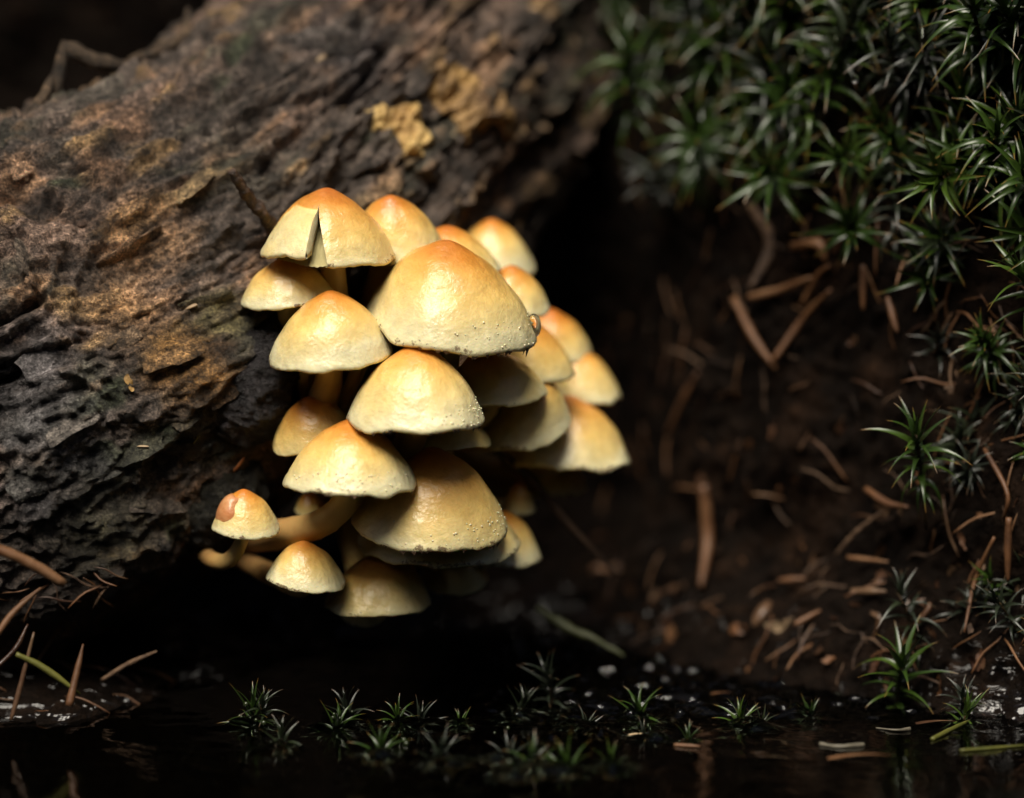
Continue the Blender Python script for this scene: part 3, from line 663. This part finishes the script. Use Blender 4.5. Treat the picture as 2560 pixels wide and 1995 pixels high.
chip(595, 1160, log_bvh, 24, 4, 1.0, M['brownscale'], 'needle', 'thin orange needle bit on wet bark above the hooked mushroom', 'needle')

# ------------------------------------------------------------------ moss
def leaf_mesh(droop, mat, tw=0.0):
    n = 8; V = []; T = []
    for k in range(n):
        t = k/(n-1); wv = .075*(1-t)**.75*(1+.25*math.sin(math.pi*min(1, t*2.2))) if t < 1 else .002
        x = t; z = .22*math.sin(t*1.8)-droop*t*t; ca, sa = math.cos(tw*t), math.sin(tw*t)
        for e, dz in ((-1, .35), (0, -.25), (1, .35)):
            yy_, zz_ = e*wv, dz*wv
            V.append((x*(1-.12*droop*t), yy_*ca-zz_*sa, z+yy_*sa+zz_*ca)); T.append(t)
    F = grid_faces(n, 3)
    return np.array(V), F, np.array(T)
LD = [(.05, .2), (.25, -.3), (.5, .4), (.8, -.5), (-.15, .1), (1.1, .3)]
leafv = {(m, k): None for m in ('moss', 'mossdark') for k in range(len(LD))}
for (m, k) in leafv:
    V, F, T = leaf_mesh(LD[k][0], M[m], LD[k][1]); leafv[(m, k)] = (raw_mesh('leaf', V, F, attrs={'leaft': T}, mat=M[m]), V, F, T)
def sprig_layout(seed, ls, nl, ll, openness=1.0):
    """stem of length ls (cm) and a list of (position, rotation, length, droop index)"""
    r = random.Random(seed); bend = (r.uniform(-.25, .25), r.uniform(-.25, .25))
    pos = lambda t: np.array([bend[0]*ls*t*t, bend[1]*ls*t*t, ls*t])
    out = []
    for i in range(nl):
        f = i/nl                                   # 0 top .. 1 low
        t = 1-.62*f**1.35 if i > 5 else 1-.01*i
        az = i*2.39996+r.uniform(-.25, .25)
        el = math.radians(np.interp(f, [0, .1, .3, .6, 1], [78, 55, 26, 2, -28])*openness+r.uniform(-12, 12))
        L_ = ll*np.interp(f, [0, .08, .3, .7, 1], [.55, .8, 1.0, .85, .6])*r.uniform(.8, 1.12)
        k = r.choice([0, 1, 1, 4]) if f < .3 else r.choice([1, 2, 2, 3, 0]) if f < .75 else r.choice([2, 3, 5])
        out.append((pos(t), az, el, L_, k))
    return pos, out
def leaf_matrix(p, az, el, L_):
    return Matrix.Translation(Vector(p*S)) @ Matrix.Rotation(az, 4, 'Z') @ Matrix.Rotation(-el, 4, 'Y') @ Matrix.Scale(L_, 4)
def stem_mesh(pos, ls, rad=.035):
    c = np.array([pos(t) for t in np.linspace(0, 1, 9)]); V, F = tube(c, rad, 6)
    return raw_mesh('stem', V, F, mat=M['mossstem'])
def orient(root, p, up, spin):
    q = Vector(up).normalized().to_track_quat('Z', 'Y') @ Quaternion((0, 0, 1), spin)
    root.rotation_mode = 'QUATERNION'; root.rotation_quaternion = q; root.location = Vector(np.asarray(p)*S)
def hero_sprig(px, py, y, up, ls, nl, ll, label, m='moss', seed=0, openness=1.0, group='haircap moss sprigs'):
    up = unit(up); tip = W(px, py, y)
    pos, lay = sprig_layout(seed, ls, nl, ll, openness)
    q = Vector(up).to_track_quat('Z', 'Y') @ Quaternion((0, 0, 1), seed*1.3)
    base = tip-np.array(q @ Vector(pos(1.0)))
    root = thing('moss_sprig', base, label, 'moss', group); root.rotation_mode = 'QUATERNION'; root.rotation_quaternion = q
    link('stem', stem_mesh(pos, ls), root)
    for (p, az, el, L_, k) in lay:
        o = link('leaf', leafv[(m, k)][0], root); o.matrix_local = leaf_matrix(p, az, el, L_)
    return root
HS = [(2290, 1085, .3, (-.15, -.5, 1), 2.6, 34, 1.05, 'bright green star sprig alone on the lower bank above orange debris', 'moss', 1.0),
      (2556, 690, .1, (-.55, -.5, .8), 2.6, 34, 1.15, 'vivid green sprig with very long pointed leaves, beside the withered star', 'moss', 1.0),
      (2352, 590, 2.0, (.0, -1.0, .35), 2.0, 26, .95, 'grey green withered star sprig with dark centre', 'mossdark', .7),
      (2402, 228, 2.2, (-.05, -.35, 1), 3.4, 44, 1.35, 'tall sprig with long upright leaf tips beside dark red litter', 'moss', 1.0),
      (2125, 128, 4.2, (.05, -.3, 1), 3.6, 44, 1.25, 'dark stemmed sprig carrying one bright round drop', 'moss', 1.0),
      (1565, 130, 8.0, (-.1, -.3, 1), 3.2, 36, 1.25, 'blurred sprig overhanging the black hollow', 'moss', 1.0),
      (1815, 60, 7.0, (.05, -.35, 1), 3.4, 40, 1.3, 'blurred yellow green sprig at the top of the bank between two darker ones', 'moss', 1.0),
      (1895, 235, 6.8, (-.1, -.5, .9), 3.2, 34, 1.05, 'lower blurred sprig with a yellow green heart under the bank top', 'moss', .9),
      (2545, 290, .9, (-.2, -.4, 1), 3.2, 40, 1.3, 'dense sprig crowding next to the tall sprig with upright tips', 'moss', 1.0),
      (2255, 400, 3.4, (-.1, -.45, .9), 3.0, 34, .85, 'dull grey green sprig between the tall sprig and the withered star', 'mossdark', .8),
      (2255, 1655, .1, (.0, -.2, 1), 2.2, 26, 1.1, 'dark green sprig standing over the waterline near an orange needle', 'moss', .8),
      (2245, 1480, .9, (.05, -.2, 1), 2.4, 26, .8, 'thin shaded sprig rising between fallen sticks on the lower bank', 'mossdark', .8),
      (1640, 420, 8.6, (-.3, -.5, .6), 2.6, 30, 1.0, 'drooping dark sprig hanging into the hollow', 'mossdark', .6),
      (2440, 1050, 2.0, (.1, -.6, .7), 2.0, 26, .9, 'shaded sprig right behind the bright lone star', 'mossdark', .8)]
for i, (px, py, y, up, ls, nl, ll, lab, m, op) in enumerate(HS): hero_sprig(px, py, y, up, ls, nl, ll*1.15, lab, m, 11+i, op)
# variants for the mass of the bank
variants = []
for vi in range(8):
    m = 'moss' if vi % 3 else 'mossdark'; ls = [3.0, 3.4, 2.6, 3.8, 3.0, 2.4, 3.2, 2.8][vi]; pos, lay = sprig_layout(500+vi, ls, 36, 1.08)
    VV = []; FF = []; TT = []; o_ = 0
    for (p, az, el, L_, k) in lay:
        _, V, F, T = leafv[(m, k)]; mt = np.array(leaf_matrix(p/1.0, az, el, L_)); R3 = mt[:3, :3]
        VV.append(V@R3.T+p); FF.append(F+o_); TT.append(T); o_ += len(V)
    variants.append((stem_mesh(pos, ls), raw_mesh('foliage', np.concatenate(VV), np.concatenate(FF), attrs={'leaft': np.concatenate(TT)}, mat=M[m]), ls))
def put_sprig(vi, p, up, spin, sc, label, group):
    root = thing('moss_sprig', p, label, 'moss', group); orient(root, p, up, spin); root.scale = (sc,)*3
    link('stem', variants[vi][0], root); link('foliage', variants[vi][1], root); return root
def moss_label(px, py):
    if px < 1750 and py < 330: return 'blurred moss sprig at the bank edge beside the black hollow', 'moss by the hollow'
    if py < 120: return 'moss sprig in the crowded green crest of the bank', 'moss along the bank crest'
    if py < 330: return 'moss sprig in the dense belt below the green crest', 'moss below the bank crest'
    return 'scattered dark moss sprig on brown litter under the moss belt', 'scattered moss over litter'
rs = random.Random(21); cnt = 0; placed = []
while cnt < 84:
    px = rs.uniform(1480, 2640); py = rs.uniform(-120, 640)
    dens = np.interp(py, [-120, 100, 300, 480, 640], [1, 1, .7, .35, .08])*np.interp(px, [1480, 1650, 1800], [.25, .7, 1])
    if px > 2300: dens = max(dens, np.interp(py, [0, 640], [1, .35]))
    if rs.random() > dens: continue
    p, n = hit(px, py, ground_bvh)
    if p is None: continue
    n = face_cam(n); up = unit(np.array([rs.uniform(-.35, .3), -.55+rs.uniform(-.3, .3), .8]))
    if py > 350: up = unit(np.array([rs.uniform(-.6, .2), -.7, rs.uniform(-.2, .6)]))
    ls = 3.0; put_sprig(rs.randrange(8), p-up*ls*.55*rs.uniform(.7, 1.3), up, rs.uniform(0, 6.28), rs.uniform(1.0, 1.45), *moss_label(px, py)); cnt += 1
rs = random.Random(41); cnt = 0
while cnt < 46:
    px = rs.uniform(2640, 3700); py = rs.uniform(-150, 900)
    if rs.random() > np.interp(py, [-150, 300, 900], [1, .8, .25]): continue
    p, n = hit(px, py, ground_bvh)
    if p is None: continue
    up = unit(np.array([rs.uniform(-.35, .3), -.55+rs.uniform(-.3, .3), .8])); put_sprig(rs.randrange(8), p-up*1.6, up, rs.uniform(0, 6.28), rs.uniform(.95, 1.35), 'moss sprig farther along the bank, beyond the lone star sprig', 'moss farther along the bank'); cnt += 1
rs = random.Random(5)
for i in range(15):
    px = rs.uniform(2340, 2620); py = rs.uniform(900, 1720); p, n = hit(px, py, ground_bvh)
    if p is None: continue
    up = unit(np.array([rs.uniform(-.5, .3), -.6, .6])); put_sprig([0, 1, 3, 4, 6][i % 5], p-up*1.6, up, rs.uniform(0, 6.28), rs.uniform(.6, .85), 'dim moss sprig among debris low on the bank', 'moss sprigs on the lower bank')
# moss standing in the water
for i, (px, py, y, sc, lean) in enumerate([(612, 1770, -1.6, .75, 0), (705, 1760, -1.2, .6, .3), (838, 1800, -1.8, .7, .2), (868, 1775, -1.0, .6, -.2), (1000, 1790, -1.4, .6, 0), (1075, 1800, -1.2, .6, .2), (1150, 1800, -1.0, .45, 0),
        (1290, 1770, -.4, .6, .3), (1340, 1900, -4.6, .8, 0), (1290, 1915, -5.0, .8, .3), (1405, 1905, -4.8, .8, -.3), (1240, 1880, -3.8, .7, 0), (1545, 1910, -4.6, .7, 0), (1440, 1790, -.8, .6, .4), (1585, 1770, -.6, .8, -.3), (1640, 1830, -2.2, .6, 0), (1860, 1790, -.9, .7, 0),
        (1905, 1800, -1.1, .6, .3), (2010, 1780, -.4, .5, 0), (1330, 1720, .4, .8, -.4), (1720, 1840, -2.6, .5, 0), (700, 1850, -3.2, .6, 0), (950, 1870, -3.6, .7, 0), (1120, 1890, -4.2, .7, .3), (2420, 1760, -.9, .7, .2), (2380, 1720, -.2, .6, -.2)]):
    tip = W(px, py, y); up = unit((lean, -.25, 1)); vi = [1, 0, 4, 3, 7, 6][i % 6]; ls = variants[vi][2]*sc
    put_sprig(vi, tip-up*ls*1.02, up, i*1.7, sc, 'wet moss sprig poking up out of the dark water', 'moss sprigs standing in the water')

# ------------------------------------------------------------------ needles, sticks and litter
def B(px, py, off=.15):
    p, n = hit(px, py, ground_bvh)
    return p+face_cam(n)*off if p is not None else W(px, py, 3)
def bank_rod(name, pxs, rad, mat, label, cat, group=None, off=.2, **k):
    return rod(name, [B(a_, b_, off) for a_, b_ in pxs], rad, mat, label, cat, group, **k)
ST = [([(1865, 752), (1910, 830), (1957, 905)], .11, 'needle', 'pinkish dry stick forming the left arm of a V on the bank'),
      ([(1905, 748), (1970, 710), (2045, 668)], .10, 'needle', 'tan stick rising from the top of the V'),
      ([(1955, 892), (2030, 810), (2112, 728)], .09, 'needle', 'long thin stick forming the right arm of the V'),
      ([(1902, 500), (1898, 620), (1902, 745)], .15, 'twig', 'broad upright brown stick above the V'),
      ([(1998, 592), (2050, 605), (2095, 645)], .13, 'needle', 'short pink brown stick lying right above the V'),
      ([(1700, 1092), (1740, 1000), (1772, 930)], .10, 'needle', 'slanted tan stick low on the bank, near the cluster'),
      ([(1790, 1215), (1788, 1350), (1775, 1490)], .15, 'needle', 'upright smooth orange brown stalk standing alone on the lower bank'),
      ([(2190, 1230), (2240, 1245), (2302, 1268)], .09, 'needle', 'orange splinter under the bright lone star sprig'),
      ([(2462, 1110), (2540, 1232), (2500, 1305)], .06, 'needle', 'bent tan stem like an arrow on the shaded bank'),
      ([(2552, 1295), (2525, 1380), (2545, 1446)], .09, 'needle', 'curved bright orange strip hanging below the bent arrow stem'),
      ([(2492, 1320), (2470, 1450), (2425, 1600)], .05, 'needle', 'very long thin stem slanting down to the water'),
      ([(2120, 1400), (2170, 1340), (2240, 1275)], .05, 'twig', 'fine forked brown twig below the orange splinter'),
      ([(2148, 1388), (2210, 1420)], .06, 'needle', 'small orange needle crossing the fine forked twig'),
      ([(2135, 1512), (2222, 1466)], .09, 'leaf', 'short pinkish stick fragment with a dark break'),
      ([(1968, 1482), (2032, 1455)], .08, 'needle', 'short yellowish tan sliver on the lower litter'),
      ([(2015, 1582), (2072, 1512)], .07, 'needle', 'orange needle leaning over the pale bark chunk'),
      ([(2332, 1520), (2318, 1560), (2304, 1592)], .07, 'needle', 'orange curved needle touching the waterline sprig'),
      ([(2190, 660), (2180, 770)], .08, 'needle', 'blurred amber needle in the shade under the withered star'),
      ([(2250, 760), (2275, 830)], .08, 'needle', 'amber curved leaf tip low in the shaded moss'),
      ([(2025, 760), (2060, 705), (2105, 655)], .07, 'needle', 'reddish stick leaning beside the right arm of the V')]
for i, (pts, r, m, lab) in enumerate(ST): bank_rod('dry_stick', pts, r, M[m], lab, 'stick', 'dry sticks on the bank', off=.35, seg=8, n=14, seed=i)
rod('root', [W(1235, 1120, 3.2), W(1330, 1200, 3.4), W(1430, 1320, 3.8), W(1545, 1440, 4.5)], .09, M['twig'], 'long dark thin root running from the cluster down to the bank', 'root', n=30)
rod('moss_shoot', [W(1340, 1520, 4.5), W(1420, 1570, 4.2), W(1480, 1595, 4.0), W(1560, 1640, 3.8)], .10, M['dimgreen'], 'dim green leaning moss stem above the ripples', 'moss', n=24, wob=.8)
# loose needle litter all over the bank
rs = random.Random(77); n_ = 0
nv = [raw_mesh('pine_needle', *tube(crom([(-1, 0, 0), (-.3, .06*k, .10), (.4, -.05, .1), (1, .05*k, -.05)], 9), .045*np.array([.5, .9, 1, 1, 1, 1, .9, .7, .3]), 6), mat=M[('needle', 'leaf', 'needle', 'twig')[k]]) for k in range(4)]
while n_ < 190:
    px = rs.uniform(1500, 2600); py = rs.uniform(380, 1700); p, n = hit(px, py, ground_bvh)
    if p is None: continue
    n = face_cam(n); o = link('pine_needle', nv[rs.randrange(4)]); a_ = rs.uniform(0, 3.14); ln = rs.uniform(.25, .8)
    place_on(o, p, n+.25*np.array([rs.uniform(-1, 1) for _ in range(3)]), RIGHT*math.cos(a_)+UP*math.sin(a_), (ln, ln*.9, ln*.9), .05)
    tag(o, 'fallen brown needle in the loose litter on the dark bank', 'needle', 'needle litter on the bank'); n_ += 1
n_ = 0
while n_ < 90:
    px = rs.uniform(1480, 2600); py = rs.uniform(1180, 1720) if n_ > 25 else rs.uniform(500, 1180); ln = rs.uniform(14, 34)
    if scrap(px, py, ground_bvh, ln, rs.uniform(0, 3.14), rs.choice(['leaf', 'leaf', 'twig', 'needle']), 'crumbled dead leaf fragment in the wet litter on the bank', 'leaf fragments on the bank'): n_ += 1
scrap(1960, 1568, ground_bvh, 50, .15, 'pale', 'pale tan bark chunk on the wet shore', None, 'bark_chunk', 'bark')
chip(1905, 1535, ground_bvh, 40, 15, 1.1, M['leaf'], 'bark_chunk', 'dull yellow leaf piece standing behind the pale bark chunk', 'bark')
# lower left: needles leaning on the log foot
rod('pine_needle', [W(-40, 1360, -3.2), W(60, 1400, -3.0), W(162, 1460, -2.8)], .115, M['needle'], 'thick pinkish needle jutting in over the log foot', 'needle', taper=(1, 1, 1, .8))
rod('pine_needle', [W(-10, 1590, -2.8), W(35, 1530, -2.6), W(102, 1470, -2.4)], .07, M['needle'], 'amber curved needle below the thick pinkish one', 'needle')
rod('pine_needle', [W(172, 1765, -2.6), W(190, 1690, -2.4), W(208, 1610, -2.2)], .085, M['needle'], 'upright reddish needle with a pale blunt foot', 'needle', taper=(1, 1, .8, .2))
rod('pine_needle', [W(28, 1800, -2.6), W(55, 1700, -2.4), W(85, 1580, -2.2)], .06, M['leaf'], 'long dull purple brown needle beside the upright reddish one', 'needle')
rod('pine_needle', [W(-10, 1670, -2.2), W(40, 1620, -2), W(70, 1560, -1.8)], .06, M['leaf'], 'short dim needle crossing behind the purple brown one', 'needle')
rod('fallen_grass', [W(40, 1635, -2.4), W(110, 1670, -2.3), W(200, 1735, -2.2)], .075, M['needlegreen'], 'yellow green stem lying under the upright reddish needle', 'grass')
rod('twig', [W(255, 1700, .6), W(320, 1660, .5), W(392, 1628, .4)], .06, M['twig'], 'thin twig with pale cut end over the black water', 'twig')
chip(392, 1628, log_bvh, 9, 9, 0, M['pale'], 'wood_chip', 'round pale dot at the log foot', 'chip')
rs = random.Random(9)
for i in range(40):
    px = rs.uniform(-20, 420); py = rs.uniform(1420, 1800); p, n = hit(px, py, ground_bvh); p2, n2 = hit(px, py, log_bvh)
    if p is None or (p2 is not None and p2[1] < p[1]): p, n = p2, n2
    if p is None: continue
    o = link('pine_needle', nv[rs.randrange(4)]); a_ = rs.uniform(0, 3.14); ln = rs.uniform(.3, .7); place_on(o, p, face_cam(n), RIGHT*math.cos(a_)+UP*math.sin(a_), (ln, ln, ln), .05)
    tag(o, 'dim brown needle on the muddy foot of the log', 'needle', 'needles at the log foot')
# things floating on the water
def float_rod(pxs, rad, m, lab, cat, name, **k): return rod(name, [on_water(*q) for q in pxs], rad, M[m], lab, cat, **k)
float_rod([(2330, 1848), (2375, 1825), (2425, 1800)], .06, 'needlegreen', 'pale green grass blade slanting out of the water', 'grass', 'floating_grass')
float_rod([(2400, 1876), (2480, 1870), (2570, 1862)], .035, 'needlegreen', 'thin yellow straw lying flat on the water', 'grass', 'grass_stalk')
float_rod([(2050, 1860), (2100, 1866), (2160, 1862)], .07, 'greystick', 'pale knobbly stick floating on the water', 'stick', 'floating_stick', wob=.8, taper=(.7, .6, .55, .8), seg=10, n=24)
float_rod([(1685, 1862), (1715, 1864), (1750, 1866)], .045, 'needle', 'small orange needle floating beside moss', 'needle', 'floating_needle')
float_rod([(2190, 1820), (2240, 1825), (2275, 1822)], .05, 'greystick', 'small knobbed twig floating by the far shore', 'twig', 'floating_twig', taper=(.4, .4, .6, 1.0))
def float_leaf(px, py, ln, wd, m, lab):
    p = on_water(px, py, .04); V, F, T = leaf_mesh(.1, None); V = V*np.array([ln, ln*wd*8, .5*ln])
    tag(link('floating_leaf', raw_mesh('floating_leaf', V, F, mat=M[m]), None, p), lab, 'leaf')
float_leaf(2070, 1898, 1.3, .12, 'needle', 'red brown leaf floating low in front of the pale stick')
float_leaf(1570, 1838, .5, .25, 'pale', 'tiny pinkish leaf scrap among wet moss')
float_leaf(1778, 1735, .5, .2, 'needle', 'tiny orange leaf scrap at the rippled shore')
float_leaf(2290, 1810, .9, .2, 'leaf', 'dark red leaf on the water behind the green blade')
# round drops caught on moss
drop(W(2136, 195, 2.2), .085, 'bright round drop on the dark stemmed sprig', stretch=1.05)
rs = random.Random(3)
for (px, py, y) in [(615, 1760, -1.7), (600, 1790, -1.8), (640, 1800, -1.8), (835, 1785, -1.9), (850, 1795, -1.9), (960, 1805, -1.5), (1000, 1770, -1.5), (1010, 1850, -3), (1270, 1820, -2), (1310, 1900, -5), (1345, 1925, -5.2), (1375, 1905, -5), (1460, 1935, -5.2), (1530, 1905, -4.8), (1560, 1825, -2), (1640, 1850, -2.6), (1705, 1880, -3), (1805, 1895, -3.5), (1880, 1835, -1.8), (2000, 1840, -1.6)]:
    for q in range(2):
        drop(W(px+rs.uniform(-40, 40)*(q > 0), py+rs.uniform(-20, 20)*(q > 0), y+rs.uniform(-.3, .3)), rs.choice([.025, .03, .035, .045, .055]), 'small glinting drop beading on the wet moss over the water', 'drops on the water moss', 1.0, 'bead')
print('objects', len(bpy.data.objects))
